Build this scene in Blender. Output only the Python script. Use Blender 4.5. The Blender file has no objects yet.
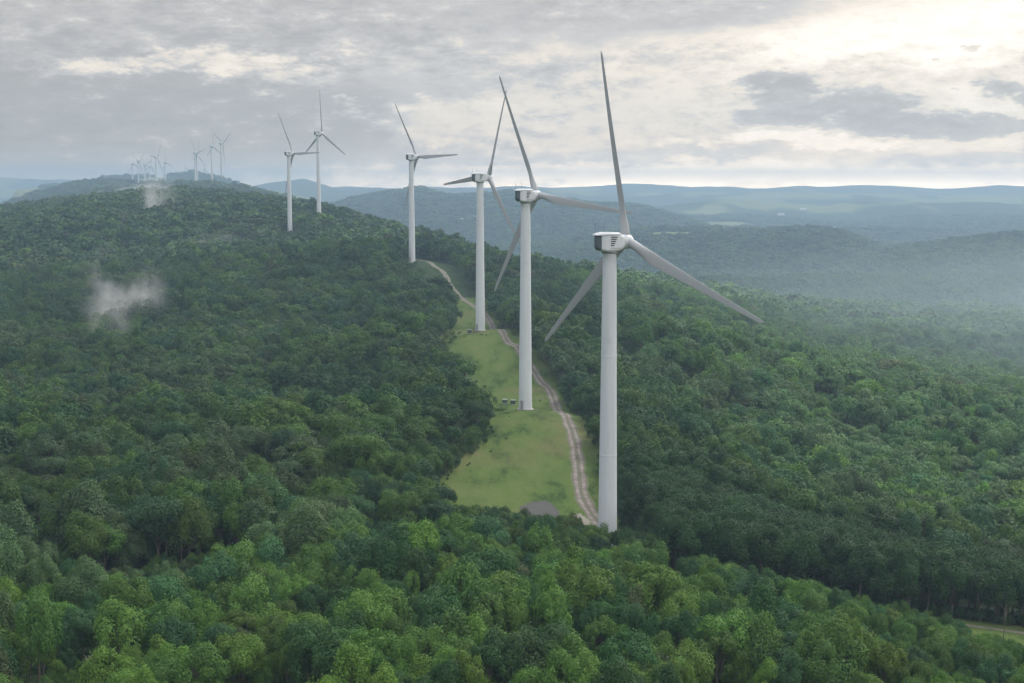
import bpy, bmesh, math, random
import numpy as np
from mathutils import Vector, Matrix
from mathutils.bvhtree import BVHTree

random.seed(7)
rng = np.random.default_rng(11)
R = math.radians
scene = bpy.context.scene
COL = scene.collection

# ------------------------------------------------------------------ camera, world, sun, exposure
F = 1365.0                      # focal length in pixels of the 1024 px wide frame
CAMZ = 76.0
PITCH = math.atan2(155.0, F)
cam = bpy.data.cameras.new('camera')
cam.sensor_width = 36.0
cam.lens = 36.0 * F / 1024.0
cam.clip_start = 1.0
cam.clip_end = 60000.0
cam_o = bpy.data.objects.new('camera', cam)
COL.objects.link(cam_o)
cam_o.location = (0, 0, CAMZ)
cam_o.rotation_euler = (math.pi / 2 - PITCH, 0, 0)
scene.camera = cam_o

SUN_AZ, SUN_EL = R(38), R(40)   # azimuth clockwise from straight ahead
SKY_STRENGTH = 0.1
HAZE_DENSITY = 1.95e-4

world = bpy.data.worlds.new('World')
scene.world = world
world.use_nodes = True


class NB:
    """small helper that wires maths nodes"""
    def __init__(self, tree):
        self.t = tree

    def new(self, kind, **kw):
        n = self.t.nodes.new(kind)
        for k, v in kw.items():
            setattr(n, k, v)
        return n

    def put(self, sock, v):
        if isinstance(v, (int, float)):
            sock.default_value = v
        elif isinstance(v, (tuple, list)):
            sock.default_value = v
        else:
            self.t.links.new(v, sock)

    def m(self, op, a, b=None, c=None, clamp=False):
        n = self.new('ShaderNodeMath', operation=op, use_clamp=clamp)
        self.put(n.inputs[0], a)
        if b is not None:
            self.put(n.inputs[1], b)
        if c is not None:
            self.put(n.inputs[2], c)
        return n.outputs[0]

    def noise(self, vec, scale, detail=4, rough=0.55, dim='3D'):
        n = self.new('ShaderNodeTexNoise', noise_dimensions=dim)
        if vec is not None:
            self.put(n.inputs['Vector'], vec)
        n.inputs['Scale'].default_value = scale
        n.inputs['Detail'].default_value = detail
        n.inputs['Roughness'].default_value = rough
        return n.outputs['Fac'], n.outputs['Color']

    def xyz(self, x, y, z):
        n = self.new('ShaderNodeCombineXYZ')
        for s, v in zip(n.inputs, (x, y, z)):
            self.put(s, v)
        return n.outputs[0]

    def ramp(self, fac, stops):
        n = self.new('ShaderNodeValToRGB')
        e = n.color_ramp.elements
        while len(e) < len(stops):
            e.new(0.5)
        for el, (p, c) in zip(e, stops):
            el.position = p
            el.color = (*c, 1)
        self.put(n.inputs[0], fac)
        return n.outputs[0]

    def mix(self, fac, a, b, mode='MIX'):
        n = self.new('ShaderNodeMix', data_type='RGBA', blend_type=mode)
        self.put(n.inputs[0], fac)
        for s, v in ((n.inputs[6], a), (n.inputs[7], b)):
            self.put(s, (*v, 1) if isinstance(v, tuple) and len(v) == 3 else v)
        return n.outputs[2]

    def smooth(self, v, a, b):
        n = self.new('ShaderNodeMapRange', interpolation_type='SMOOTHSTEP')
        self.put(n.inputs[0], v)
        n.inputs[1].default_value = a
        n.inputs[2].default_value = b
        return n.outputs[0]


def build_world():
    t = world.node_tree
    t.nodes.clear()
    b = NB(t)
    sky = b.new('ShaderNodeTexSky', sky_type='NISHITA')
    sky.sun_disc = False
    sky.sun_elevation = SUN_EL
    sky.sun_rotation = SUN_AZ
    sky.altitude = 800
    sky.air_density = 1.0
    sky.dust_density = 2.0
    geo = b.new('ShaderNodeTexCoord')
    sep = b.new('ShaderNodeSeparateXYZ')
    t.links.new(geo.outputs['Generated'], sep.inputs[0])
    x, y, z = sep.outputs
    az = b.m('ARCTAN2', x, y)
    el = b.m('ARCSINE', z)
    # cloud coordinates in milliradians; clouds flatten towards the horizon
    u0 = b.m('MULTIPLY', az, 1000.0)
    v0 = b.m('MULTIPLY', el, 1000.0)
    p = b.xyz(b.m('MULTIPLY', az, 10.0), b.m('MULTIPLY', el, 28.0), 3.7)
    _, c1 = b.noise(p, 0.9, 5, 0.6)
    _, c2 = b.noise(p, 3.4, 5, 0.62)
    s1 = b.new('ShaderNodeSeparateColor'); t.links.new(c1, s1.inputs[0])
    s2 = b.new('ShaderNodeSeparateColor'); t.links.new(c2, s2.inputs[0])

    def warp(base, n1, a1, n2, a2):
        w = b.m('MULTIPLY', b.m('SUBTRACT', n1, 0.5), a1)
        w2 = b.m('MULTIPLY', b.m('SUBTRACT', n2, 0.5), a2)
        return b.m('ADD', base, b.m('ADD', w, w2))
    u = warp(u0, s1.outputs[0], 150.0, s2.outputs[0], 60.0)
    v = warp(v0, s1.outputs[1], 26.0, s2.outputs[1], 20.0)

    fine, _ = b.noise(p, 2.2, 7, 0.6)
    torn, _ = b.noise(p, 4.6, 7, 0.68)
    torn = b.m('ADD', b.m('MULTIPLY', torn, 0.6), b.m('MULTIPLY', fine, 0.4))
    broad, _ = b.noise(p, 0.55, 4, 0.5)

    def blob(px, py, sx, sy, edge=(0.25, 0.75), slope=0.0, ragged=2.0):
        """a cloud: a soft ellipse in the sky, centre and half-size in milliradians/1.365"""
        du = b.m('SUBTRACT', u, (px - 512) / 1.365)
        dv = b.m('SUBTRACT', v, (186.5 - py) / 1.365)
        if slope:
            dv = b.m('SUBTRACT', dv, b.m('MULTIPLY', du, slope))
        q = b.m('ADD', b.m('POWER', b.m('ABSOLUTE', b.m('DIVIDE', du, sx / 1.365)), 2.0),
                b.m('POWER', b.m('ABSOLUTE', b.m('DIVIDE', dv, sy / 1.365)), 2.0))
        g = b.m('EXPONENT', b.m('MULTIPLY', q, -1.0))
        g = b.m('ADD', g, b.m('MULTIPLY', b.m('SUBTRACT', torn, 0.5), ragged))
        return b.smooth(g, *edge)

    # brightness of the cloud deck: darker to the left, bright to the right where the sun sits behind it
    side = b.smooth(u, -260.0, 330.0)
    val = b.m('MULTIPLY_ADD', side, 0.24, 0.40)
    val = b.m('MULTIPLY_ADD', b.m('SUBTRACT', broad, 0.5), 0.25, val)
    val = b.m('MULTIPLY_ADD', b.m('SUBTRACT', torn, 0.5), 0.85, val)

    def lay(val, mask, target, amt):
        n = b.new('ShaderNodeMix', data_type='FLOAT')
        b.put(n.inputs[0], b.m('MULTIPLY', mask, amt))
        b.put(n.inputs[2], val)
        b.put(n.inputs[3], b.m('MULTIPLY_ADD', b.m('SUBTRACT', torn, 0.5), 0.62, target))
        return n.outputs[0]
    val = lay(val, blob(900, 40, 165, 36, (0.05, 0.95)), 0.86, 0.9)     # sun glare behind thin cloud
    val = lay(val, blob(620, 118, 130, 40, (0.15, 0.9)), 0.60, 0.7)
    val = lay(val, blob(150, 128, 330, 48, (0.1, 0.7)), 0.30, 0.95)  # big grey bank at left
    val = lay(val, blob(640, 14, 230, 34, (0.15, 0.8)), 0.41, 0.9)    # grey veil across the top
    val = lay(val, blob(180, 12, 300, 30, (0.1, 0.8)), 0.39, 0.8)
    val = lay(val, blob(180, 70, 140, 12, (0.1, 1.0), 0.08, 2.6), 0.66, 0.7)   # light seam in the bank
    val = lay(val, blob(265, 78, 60, 12, (0.1, 1.0), 0.0, 2.6), 0.68, 0.6)
    for cx_, cy_, sx_, sy_, tg, sl in ((765, 92, 42, 20, .43, .25), (745, 122, 55, 11, .46, 0), (800, 112, 50, 16, .42, .12), (868, 118, 60, 20, .41, -.05),
                                       (930, 128, 75, 13, .42, -.04), (1000, 124, 60, 9, .45, 0), (985, 92, 30, 12, .48, .1), (1030, 100, 35, 15, .45, 0)):
        val = lay(val, blob(cx_, cy_, sx_ * 0.9, sy_ * 0.95, (0.22, 0.7), sl, 2.3), tg - 0.07, 0.92)   # dark ragged clouds
    val = lay(val, blob(640, 158, 160, 13, (0.3, 0.7)), 0.47, 0.85)
    val = lay(val, blob(960, 162, 130, 12, (0.3, 0.7)), 0.47, 0.85)
    val = lay(val, blob(790, 143, 120, 8, (0.3, 0.75)), 0.86, 0.7)
    val = lay(val, blob(760, 176, 400, 13, (0.15, 0.7), 0.0, 1.2), 0.80, 0.8)
    val = lay(val, blob(470, 125, 110, 26, (0.1, 1.0), 0.0, 2.6), 0.66, 0.6)
    # clear bright strip under the cloud base, on the horizon, brightest to the right
    low = b.m('EXPONENT', b.m('MULTIPLY', b.m('MAXIMUM', el, 0.0), -100.0))
    strip = b.m('MULTIPLY', low, b.m('MULTIPLY_ADD', b.smooth(u0, -330.0, 60.0), 3.4, 2.2))
    col = b.ramp(val, [(0.0, (0.19, 0.18, 0.178)), (0.36, (0.37, 0.348, 0.335)), (0.48, (0.49, 0.462, 0.44)),
                       (0.58, (0.69, 0.61, 0.515)), (0.80, (0.92, 0.83, 0.72)), (1.0, (1.06, 1.0, 0.92))])
    gain = b.m('MULTIPLY_ADD', b.m('MAXIMUM', b.m('SUBTRACT', val, 1.0), 0.0), 1.0, 1.0)
    bright = b.new('ShaderNodeVectorMath', operation='SCALE')
    t.links.new(col, bright.inputs[0])
    zen = b.smooth(el, 0.16, 0.75)      # an overcast sky is brightest overhead
    gain = b.m('MULTIPLY', gain, b.m('ADD', b.m('MULTIPLY_ADD', zen, 1.15, 1.04), strip))
    b.put(bright.inputs['Scale'], b.m('MULTIPLY', gain, 1.0 / SKY_STRENGTH))
    cool = b.mix(zen, b.mix(b.smooth(el, 0.055, 0.004), (1.0, 1.0, 1.0), (1.16, 0.97, 0.76)), (0.90, 0.98, 1.10))
    tinted = b.mix(1.0, bright.outputs[0], cool, 'MULTIPLY')
    skyc = b.mix(0.94, sky.outputs[0], tinted)
    bg = b.new('ShaderNodeBackground')
    t.links.new(skyc, bg.inputs[0])
    bg.inputs[1].default_value = SKY_STRENGTH
    out = b.new('ShaderNodeOutputWorld')
    t.links.new(bg.outputs[0], out.inputs[0])


build_world()

sun = bpy.data.lights.new('sun', 'SUN')
sun.energy = 1.5
sun.angle = R(10)
sun.color = (1.0, 0.95, 0.87)
sun_o = bpy.data.objects.new('sun', sun)
COL.objects.link(sun_o)
sd = Vector((math.sin(SUN_AZ) * math.cos(SUN_EL), math.cos(SUN_AZ) * math.cos(SUN_EL), math.sin(SUN_EL)))
sun_o.rotation_euler = sd.to_track_quat('Z', 'Y').to_euler()
sun_o.location = (0, 0, 400)

vs = scene.view_settings
vs.view_transform = 'Standard'
vs.look = 'None'
vs.exposure = 0.45
vs.gamma = 1.0
vs.use_curve_mapping = False
cy = scene.cycles
cy.max_bounces = 5
cy.diffuse_bounces = 3
cy.glossy_bounces = 2
cy.transmission_bounces = 2
cy.volume_bounces = 1
cy.transparent_max_bounces = 6
cy.use_denoising = True
cy.volume_max_steps = 128
cy.volume_step_rate = 0.45
cy.sample_clamp_indirect = 4.0


# ------------------------------------------------------------------ small helpers
def tag(o, label=None, cat=None, group=None, kind=None):
    if label: o['label'] = label
    if cat: o['category'] = cat
    if group: o['group'] = group
    if kind: o['kind'] = kind
    return o


def link(name, mesh, parent=None):
    o = bpy.data.objects.new(name, mesh)
    COL.objects.link(o)
    if parent is not None:
        o.parent = parent
    return o


def empty(name, loc=(0, 0, 0), rz=0.0):
    o = bpy.data.objects.new(name, None)
    o.empty_display_size = 1.0
    COL.objects.link(o)
    o.location = loc
    o.rotation_euler = (0, 0, rz)
    return o


def bm_mesh(name, bm, mat, smooth=False):
    me = bpy.data.meshes.new(name)
    bm.normal_update()
    bm.to_mesh(me)
    bm.free()
    if mat: me.materials.append(mat)
    if smooth:
        me.polygons.foreach_set('use_smooth', [True] * len(me.polygons))
    return me


def copy_tree(o, parent=None):
    c = o.copy()
    COL.objects.link(c)
    c.parent = parent
    for ch in list(o.children):
        copy_tree(ch, c)
    return c


def add_box(bm, c, s, rot=None, bevel=0.0):
    r = bmesh.ops.create_cube(bm, size=1.0)
    vsx = r['verts']
    bmesh.ops.scale(bm, vec=s, verts=vsx)
    if bevel:
        es = list({e for v in vsx for e in v.link_edges})
        rr = bmesh.ops.bevel(bm, geom=es, offset=bevel, segments=2, affect='EDGES')
        vsx = list({v for f in rr['faces'] for v in f.verts} | {v for v in vsx if v.is_valid})
    if rot is not None:
        bmesh.ops.rotate(bm, cent=(0, 0, 0), matrix=rot, verts=vsx)
    bmesh.ops.translate(bm, vec=c, verts=vsx)


def add_rings(bm, rings, cap=True):
    """loft through rings of points"""
    vr = [[bm.verts.new(p) for p in ring] for ring in rings]
    n = len(rings[0])
    for a, b_ in zip(vr, vr[1:]):
        for i in range(n):
            bm.faces.new((a[i], a[(i + 1) % n], b_[(i + 1) % n], b_[i]))
    if cap:
        bm.faces.new(vr[0][::-1])
        bm.faces.new(vr[-1])
    return vr


def circle(r, z, n, cx=0, cy_=0):
    return [(cx + r * math.cos(2 * math.pi * i / n), cy_ + r * math.sin(2 * math.pi * i / n), z) for i in range(n)]


def tube(bm, pts, rads, n=6):
    rings = []
    for i, p in enumerate(pts):
        a = Vector(pts[max(i - 1, 0)]); c = Vector(pts[min(i + 1, len(pts) - 1)])
        d = (c - a).normalized()
        s = d.cross(Vector((0.31, 0.95, 0.05))).normalized()
        t = d.cross(s)
        rings.append([Vector(p) + rads[i] * (math.cos(2 * math.pi * k / n) * s + math.sin(2 * math.pi * k / n) * t) for k in range(n)])
    add_rings(bm, rings)


def mat_new(name):
    m = bpy.data.materials.new(name)
    m.use_nodes = True
    t = m.node_tree
    b = NB(t)
    p = t.nodes['Principled BSDF']
    return m, b, p


def plain(name, col, rough=0.5, var=0.12, scale=0.6, spec=0.3):
    m, b, p = mat_new(name)
    tc = b.new('ShaderNodeTexCoord')
    f, _ = b.noise(tc.outputs['Object'], scale, 5, 0.6)
    c = b.mix(f, tuple(x * (1 - var) for x in col), tuple(min(1, x * (1 + var)) for x in col))
    b.t.links.new(c, p.inputs['Base Color'])
    p.inputs['Roughness'].default_value = rough
    p.inputs['Specular IOR Level'].default_value = spec
    return m


# ------------------------------------------------------------------ numpy noise
def _hash(ix, iy, seed):
    h = (ix.astype(np.int64) * 374761393 + iy.astype(np.int64) * 668265263 + seed * 1442695041) & 0xFFFFFFFF
    h = ((h ^ (h >> 13)) * 1274126177) & 0xFFFFFFFF
    h = (h ^ (h >> 16)) & 0xFFFF
    return h / 65535.0


def vnoise(x, y, seed=0):
    ix = np.floor(x); iy = np.floor(y)
    fx = x - ix; fy = y - iy
    fx = fx * fx * (3 - 2 * fx); fy = fy * fy * (3 - 2 * fy)
    a = _hash(ix, iy, seed); b_ = _hash(ix + 1, iy, seed)
    c = _hash(ix, iy + 1, seed); d = _hash(ix + 1, iy + 1, seed)
    return (a * (1 - fx) + b_ * fx) * (1 - fy) + (c * (1 - fx) + d * fx) * fy


def fbm(x, y, seed=0, oct_=4):
    s = 0; a = 0.5; tot = 0
    for k in range(oct_):
        s = s + a * vnoise(x * 2 ** k + 17.3 * k, y * 2 ** k - 9.1 * k, seed + k)
        tot += a; a *= 0.5
    return s / tot


# ------------------------------------------------------------------ photograph pixel -> world direction
CP, SP = math.cos(PITCH), math.sin(PITCH)


def ray(px, py):
    rx = (px - 512) / F; up = (341.5 - py) / F
    return Vector((rx, CP + up * SP, -SP + up * CP))


def at_depth(px, py, Y):
    d = ray(px, py)
    return Vector((0, 0, CAMZ)) + d * (Y / d.y)


def project(x, y, z):
    dz = z - CAMZ
    depth = y * CP - dz * SP
    up = y * SP + dz * CP
    return 512 + F * x / depth, 341.5 - F * up / depth, depth


# ------------------------------------------------------------------ terrain
ctrl = []


def cpt(px, py, Y, sub=0.0):
    p = at_depth(px, py, Y)
    ctrl.append((p.x, p.y, p.z - sub))


# points on the ground along the row of turbines (tower tops and heights give the ground)
TURB = [  # tower top px, py, distance, tower height, rotor phase
    (609.8, 242.0, 280, 65, 98.4), (525.6, 195.5, 412, 65, 112.5), (479.9, 177.5, 580, 65, 65), (411.2, 157.0, 850, 65, 121),
    (288.6, 153.5, 1150, 65, 120), (317.8, 133.2, 1250, 80, 89),
    (194.8, 153.0, 2900, 65, 130), (211.3, 146.5, 2750, 65, 90), (220.8, 143.4, 2700, 65, 30), (196.8, 155.5, 3400, 65, 75),
    (132.3, 163.5, 3700, 65, 92), (138.0, 162.0, 3500, 65, 40), (144.5, 165.0, 3850, 65, 20), (149.7, 167.0, 4100, 65, 75),
    (155.8, 157.5, 3050, 65, 55), (164.8, 162.5, 3600, 65, 100), (204.5, 169.5, 5300, 65, 85), (185.3, 168.0, 5300, 65, 100)]
tbase = []
for px, py, Y, H, ph in TURB:
    p = at_depth(px, py, Y)
    tbase.append((p.x, p.y, p.z - H))
for i in range(6):
    ctrl.append(tbase[i])
TREE = 11.0
for a in [(0, 683, 168), (250, 683, 168), (512, 683, 168), (780, 683, 172)]:
    cpt(*a, 9)
for a in [(0, 560, 229), (300, 560, 228)]:
    cpt(*a, 11)
ctrl += [(60, 215, -3), (90, 200, -6), (94, 255, -9.5), (50, 270, -4.5), (140, 255, -13.5), (78, 262, -8.5), (60, 268, -6.5), (110, 256, -11.5), (120, 235, -11), (30, 240, -1), (0, 235, 1),
         (0, 330, 3), (30, 350, 1), (-40, 330, 4)]
for a in [(1024, 560, 292), (1024, 450, 450), (800, 450, 430), (760, 300, 1000), (1024, 308, 1150), (640, 289, 850),
          (900, 360, 720), (600, 285, 830), (540, 268, 870), (450, 243, 1020)]:
    cpt(*a, TREE)
for a in [(100, 400, 415), (0, 400, 430), (300, 400, 430), (400, 400, 440), (100, 300, 740), (0, 300, 720), (300, 300, 700),
          (400, 320, 620), (200, 250, 1010), (0, 240, 1050), (101, 196, 1700), (182, 190, 1780), (236, 192.5, 1720),
          (0, 214, 1400), (0, 217, 1950), (-150, 226, 1700), (50, 204, 1900), (-300, 240, 1400), (280, 199.5, 1520), (300, 202.5, 1430), (340, 212.5, 1370), (380, 222.5, 1270), (420, 235, 1120)]:
    cpt(*a, TREE)
ctrl += [(-500, 0, 5), (500, 0, -20), (0, -300, 0), (-300, 150, 6), (300, 150, -18), (-900, 700, 0), (800, 700, -40),
         (900, 1300, -70), (-1100, 1500, 25), (200, 1500, -60), (-200, 1900, -10), (0, 60, 0)]
cp = np.array(ctrl)
S = 1000.0


def tps_phi(r2):
    return 0.5 * r2 * np.log(np.maximum(r2, 1e-12))


n = len(cp)
A = np.zeros((n + 3, n + 3))
X = cp[:, :2] / S
d2 = ((X[:, None] - X[None]) ** 2).sum(-1)
A[:n, :n] = tps_phi(d2) + np.eye(n) * 2e-5
A[:n, n] = 1; A[:n, n + 1:] = X
A[n, :n] = 1; A[n + 1:, :n] = X.T
W = np.linalg.solve(A, np.concatenate([cp[:, 2], np.zeros(3)]))


def near_z(x, y):
    sh = x.shape
    q = np.stack([x.ravel(), y.ravel()], 1) / S
    out = np.empty(len(q))
    for s in range(0, len(q), 40000):
        qq = q[s:s + 40000]
        r2 = ((qq[:, None] - X[None]) ** 2).sum(-1)
        out[s:s + 40000] = tps_phi(r2) @ W[:n] + W[n] + qq @ W[n + 1:]
    return np.clip(out, -80, 75).reshape(sh)


RIDGES = [  # distance (the first one is the wooded step beyond the plateau)
    (1800, 420, 420, [(560, 320), (620, 292), (700, 286), (800, 289), (900, 287), (1024, 284), (1300, 286)]),
    # distance, front width, back width, skyline as photograph columns and rows
    (2800, 500, 600, [(100, 196), (150, 190), (194, 188), (222, 188.6), (260, 194), (320, 210), (400, 250)]),
    (3700, 900, 700, [(-250, 232), (-60, 222), (0, 211), (39, 197), (78, 187.5), (101, 185), (130, 185.5), (165, 187), (200, 191), (260, 205)]),
    (5300, 800, 700, [(20, 192), (117, 180), (150, 178.5), (172, 178), (195, 174.5), (215, 178.6), (242, 185), (275, 192), (330, 205)]),
    (8200, 1200, 900, [(200, 192), (242, 187), (281, 184), (305, 180.5), (324, 185), (345, 190), (375, 187), (400, 188.7), (430, 187.5), (470, 191), (520, 189), (566, 192), (640, 196)]),
    (2700, 650, 600, [(840, 275), (890, 255), (928, 249), (985, 243), (1024, 240), (1150, 236), (1300, 245)]),
    (3100, 600, 500, [(440, 270), (520, 252), (600, 240), (650, 234), (700, 233), (763, 235), (811, 232), (842, 236), (874, 250), (920, 268)]),
    (4300, 900, 700, [(280, 212), (340, 206), (380, 198), (400, 196), (420, 193), (446, 200), (480, 198), (506, 195), (559, 201), (593, 205), (632, 210), (662, 216), (699, 226), (760, 245)]),
    (6300, 500, 500, [(560, 215), (640, 206), (700, 204), (760, 203), (820, 206), (900, 203), (960, 200), (1024, 203), (1200, 200)]),
    (8200, 700, 700, [(600, 199), (660, 196), (740, 194), (800, 196), (870, 194), (940, 196), (1024, 192), (1200, 193)]),
    (10800, 1300, 900, [(-400, 183), (-100, 181), (0, 180), (60, 181), (140, 184), (230, 188), (340, 188), (460, 189), (560, 188.5), (592, 187.5), (626, 184.5), (656, 188), (700, 188.5), (760, 187),
                        (830, 186.5), (850, 185), (885, 186), (950, 188), (1024, 186), (1150, 183), (1400, 184)])]
for r_ in RIDGES:
    D, pts = r_[0], r_[3]


def far_z(x, y):
    yy = np.maximum(y, 300.0)
    px = 512 + F * x / (yy * 1.0)
    base = -105 + 120 * np.clip((yy - 2500) / 7000, 0, 1) ** 1.3
    base = base + 110 * (fbm(x / 700, y / 480, 5, 4) - 0.5) * np.clip((yy - 1200) / 2500, 0, 1)
    z = base
    for i, (D, wf, wb, pts) in enumerate(RIDGES):
        q = np.array([(pts[0][0] - 120, 330)] + pts + [(pts[-1][0] + 120, 330)])
        row = np.interp(px, q[:, 0], q[:, 1])
        crest = CAMZ + (186.5 - row) * D / F * 1.0
        Dj = D + 0.10 * D * (fbm(px / 90, px * 0 + i, 20 + i, 3) - 0.5)
        kD = max(1.0, D / 3000.0)
        crest = crest + (fbm(x / 160 / kD, y / 160 / kD, 40 + i, 4) - 0.5) * (11 if D < 4000 else 24) * kD
        dd = y - Dj
        g = np.exp(-np.where(dd < 0, dd / wf, dd / wb) ** 2)
        # fade out at the ends of the ridge
        zz = base + (crest - base) * g
        z = np.where(crest > base, np.maximum(z, zz), z)
    return z


def ground_z(x, y):
    x = np.asarray(x, float); y = np.asarray(y, float)
    yy = np.maximum(y, 50.0)
    px = 512 + F * x / yy
    yb = np.interp(px, [-400, 150, 260, 350, 430, 520, 700, 1100, 2000], [1500, 1850, 1750, 1450, 1150, 980, 1080, 1180, 1150])
    w = np.clip((y - yb) / 420, 0, 1)
    w = w * w * (3 - 2 * w)
    z = np.zeros_like(x)
    m1 = w < 1
    if m1.any():
        z[m1] += (1 - w[m1]) * (near_z(x[m1], y[m1]) + (fbm(x[m1] / 70, y[m1] / 70, 3, 3) - 0.5) * 3.0 * np.clip((y[m1] - 420) / 300, 0, 1))
    m2 = w > 0
    if m2.any():
        z[m2] += w[m2] * far_z(x[m2], y[m2])
    return z


# field patches among the far woods (a mask in world coordinates)
FIELDS = [(672, 240, 3050, 55, 130), (785, 236.5, 3020, 60, 90), (640, 247, 2800, 25, 60), (395, 243, 2600, 40, 90), (880, 331, 1050, 30, 40), (930, 322, 1080, 40, 40)]


def field_mask(x, y):
    f = fbm(x / 420 + 3, y / 900, 77, 3)
    m = np.clip((f - 0.60) / 0.03, 0, 1) * np.clip((y - 4200) / 800, 0, 1)
    for px, py, Y, sx, sy in FIELDS:
        c = at_depth(px, py, Y)
        q = ((x - c.x) / sx) ** 2 + ((y - c.y) / sy) ** 2 + (fbm(x / 40, y / 40, 9, 2) - 0.5)
        m = np.maximum(m, np.clip((1.05 - q) / 0.1, 0, 1))
    return m


rs = [0.0, 8, 16, 24, 34, 45]
while rs[-1] < 11900:
    rs.append(rs[-1] * 1.0115 + 0.25)
th = np.concatenate([np.arange(-180, -34, 3.0), np.arange(-34, 34, 0.12), np.arange(34, 180, 3.0)])
th = np.radians(th)
rr, tt = np.meshgrid(np.array(rs[1:]), th, indexing='ij')
gx = rr * np.sin(tt); gy = rr * np.cos(tt)
gz = ground_z(gx, gy)
nr, nt = gx.shape
verts = np.stack([gx.ravel(), gy.ravel(), gz.ravel()], 1)
c0 = np.array([[0, 0, float(ground_z(np.array([0.0]), np.array([0.0]))[0])]])
verts = np.concatenate([verts, c0])
idx = np.arange(nr * nt).reshape(nr, nt)
a_ = idx[:-1]; b2 = idx[1:]
quads = np.stack([a_, b2, np.roll(b2, -1, 1), np.roll(a_, -1, 1)], -1).reshape(-1, 4)[:, ::-1]
tris = np.stack([np.full(nt, nr * nt), np.roll(idx[0], -1), idx[0]], -1)


def np_mesh(name, v, quads_, tris_=None):
    me = bpy.data.meshes.new(name)
    nq = len(quads_); n3 = 0 if tris_ is None else len(tris_)
    me.vertices.add(len(v))
    me.vertices.foreach_set('co', np.asarray(v, np.float32).ravel())
    loops = quads_.ravel() if n3 == 0 else np.concatenate([quads_.ravel(), tris_.ravel()])
    me.loops.add(len(loops))
    me.loops.foreach_set('vertex_index', loops.astype(np.int32))
    me.polygons.add(nq + n3)
    st = np.concatenate([np.arange(nq) * 4, nq * 4 + np.arange(n3) * 3]).astype(np.int32)
    me.polygons.foreach_set('loop_start', st)
    me.update(calc_edges=True)
    return me


g_me = np_mesh('ground', verts, quads, tris)
g_me.polygons.foreach_set('use_smooth', [True] * len(g_me.polygons))
fm = g_me.attributes.new('field', 'FLOAT', 'POINT')
fm.data.foreach_set('value', np.concatenate([field_mask(gx, gy).ravel(), [0]]).astype(np.float32))
front = (np.abs(np.concatenate([tt[:-1].ravel()])) < 1.0)
bvh = BVHTree.FromPolygons([Vector(v) for v in verts], [tuple(q) for q in quads[front]] )


def hit(px, py):
    h = bvh.ray_cast(Vector((0, 0, CAMZ)), ray(px, py).normalized())
    return h[0] if h[0] is not None else at_depth(px, py, 400)


def drop(x, y):
    h = bvh.ray_cast(Vector((x, y, 900)), Vector((0, 0, -1)))
    return h[0].z if h[0] is not None else float(ground_z(np.array([x]), np.array([y]))[0])


def mat_ground():
    m, b, p = mat_new('forest floor and far woods')
    t = b.t
    g = b.new('ShaderNodeNewGeometry').outputs['Position']
    f1, _ = b.noise(g, 0.02, 6, 0.65)
    f2, _ = b.noise(g, 0.004, 4, 0.6)
    woods = b.ramp(f1, [(0.3, (0.020, 0.036, 0.016)), (0.55, (0.036, 0.062, 0.024)), (0.75, (0.06, 0.085, 0.035))])
    woods = b.mix(b.smooth(f2, 0.4, 0.7), woods, (0.032, 0.050, 0.026))
    at = b.new('ShaderNodeAttribute', attribute_name='field')
    fld = b.ramp(f2, [(0.3, (0.13, 0.19, 0.06)), (0.6, (0.20, 0.22, 0.10))])
    c = b.mix(at.outputs['Fac'], woods, fld)
    t.links.new(c, p.inputs['Base Color'])
    p.inputs['Roughness'].default_value = 0.95
    p.inputs['Specular IOR Level'].default_value = 0.05
    bn, _ = b.noise(g, 0.06, 4, 0.6)
    bump = b.new('ShaderNodeBump')
    bump.inputs['Strength'].default_value = 0.7
    bump.inputs['Distance'].default_value = 9.0
    t.links.new(bn, bump.inputs['Height'])
    t.links.new(bump.outputs[0], p.inputs['Normal'])
    return m


g_me.materials.append(mat_ground())
tag(link('ground', g_me), kind='structure')

# ------------------------------------------------------------------ clearing, road
CLEAR_PX = [(438, 352), (446, 336), (458, 322), (470, 300), (478, 300), (494, 318), (516, 338), (538, 362), (562, 393), (582, 424), (596, 458),
            (604, 492), (616, 530), (622, 548), (596, 548), (575, 534), (500, 528), (446, 522), (434, 510), (440, 492), (461, 466), (496, 436), (493, 418), (478, 392), (456, 372)]
clear_w = [hit(*p) for p in CLEAR_PX]
CLEAR = np.array([(p.x, p.y) for p in clear_w])
CLEAR2 = np.array([(80, 254), (84, 242), (92, 232), (130, 222), (180, 222), (180, 252), (140, 258), (104, 262), (84, 263)], float)


def inside(poly, x, y):
    r = np.zeros(np.shape(x), bool)
    for (x1, y1), (x2, y2) in zip(poly, np.roll(poly, -1, 0)):
        c = (y1 > y) != (y2 > y)
        with np.errstate(divide='ignore', invalid='ignore'):
            xi = (x2 - x1) * (y - y1) / (y2 - y1) + x1
        r ^= c & (x < xi)
    return r


def dist_poly(poly, x, y, closed=True):
    d = np.full(np.shape(x), 1e9)
    nxt = np.roll(poly, -1, 0)
    rng_ = range(len(poly) if closed else len(poly) - 1)
    for i in rng_:
        a = poly[i]; v = nxt[i] - a
        L = v @ v + 1e-9
        t = np.clip(((x - a[0]) * v[0] + (y - a[1]) * v[1]) / L, 0, 1)
        d = np.minimum(d, np.hypot(x - a[0] - t * v[0], y - a[1] - t * v[1]))
    return d


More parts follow.
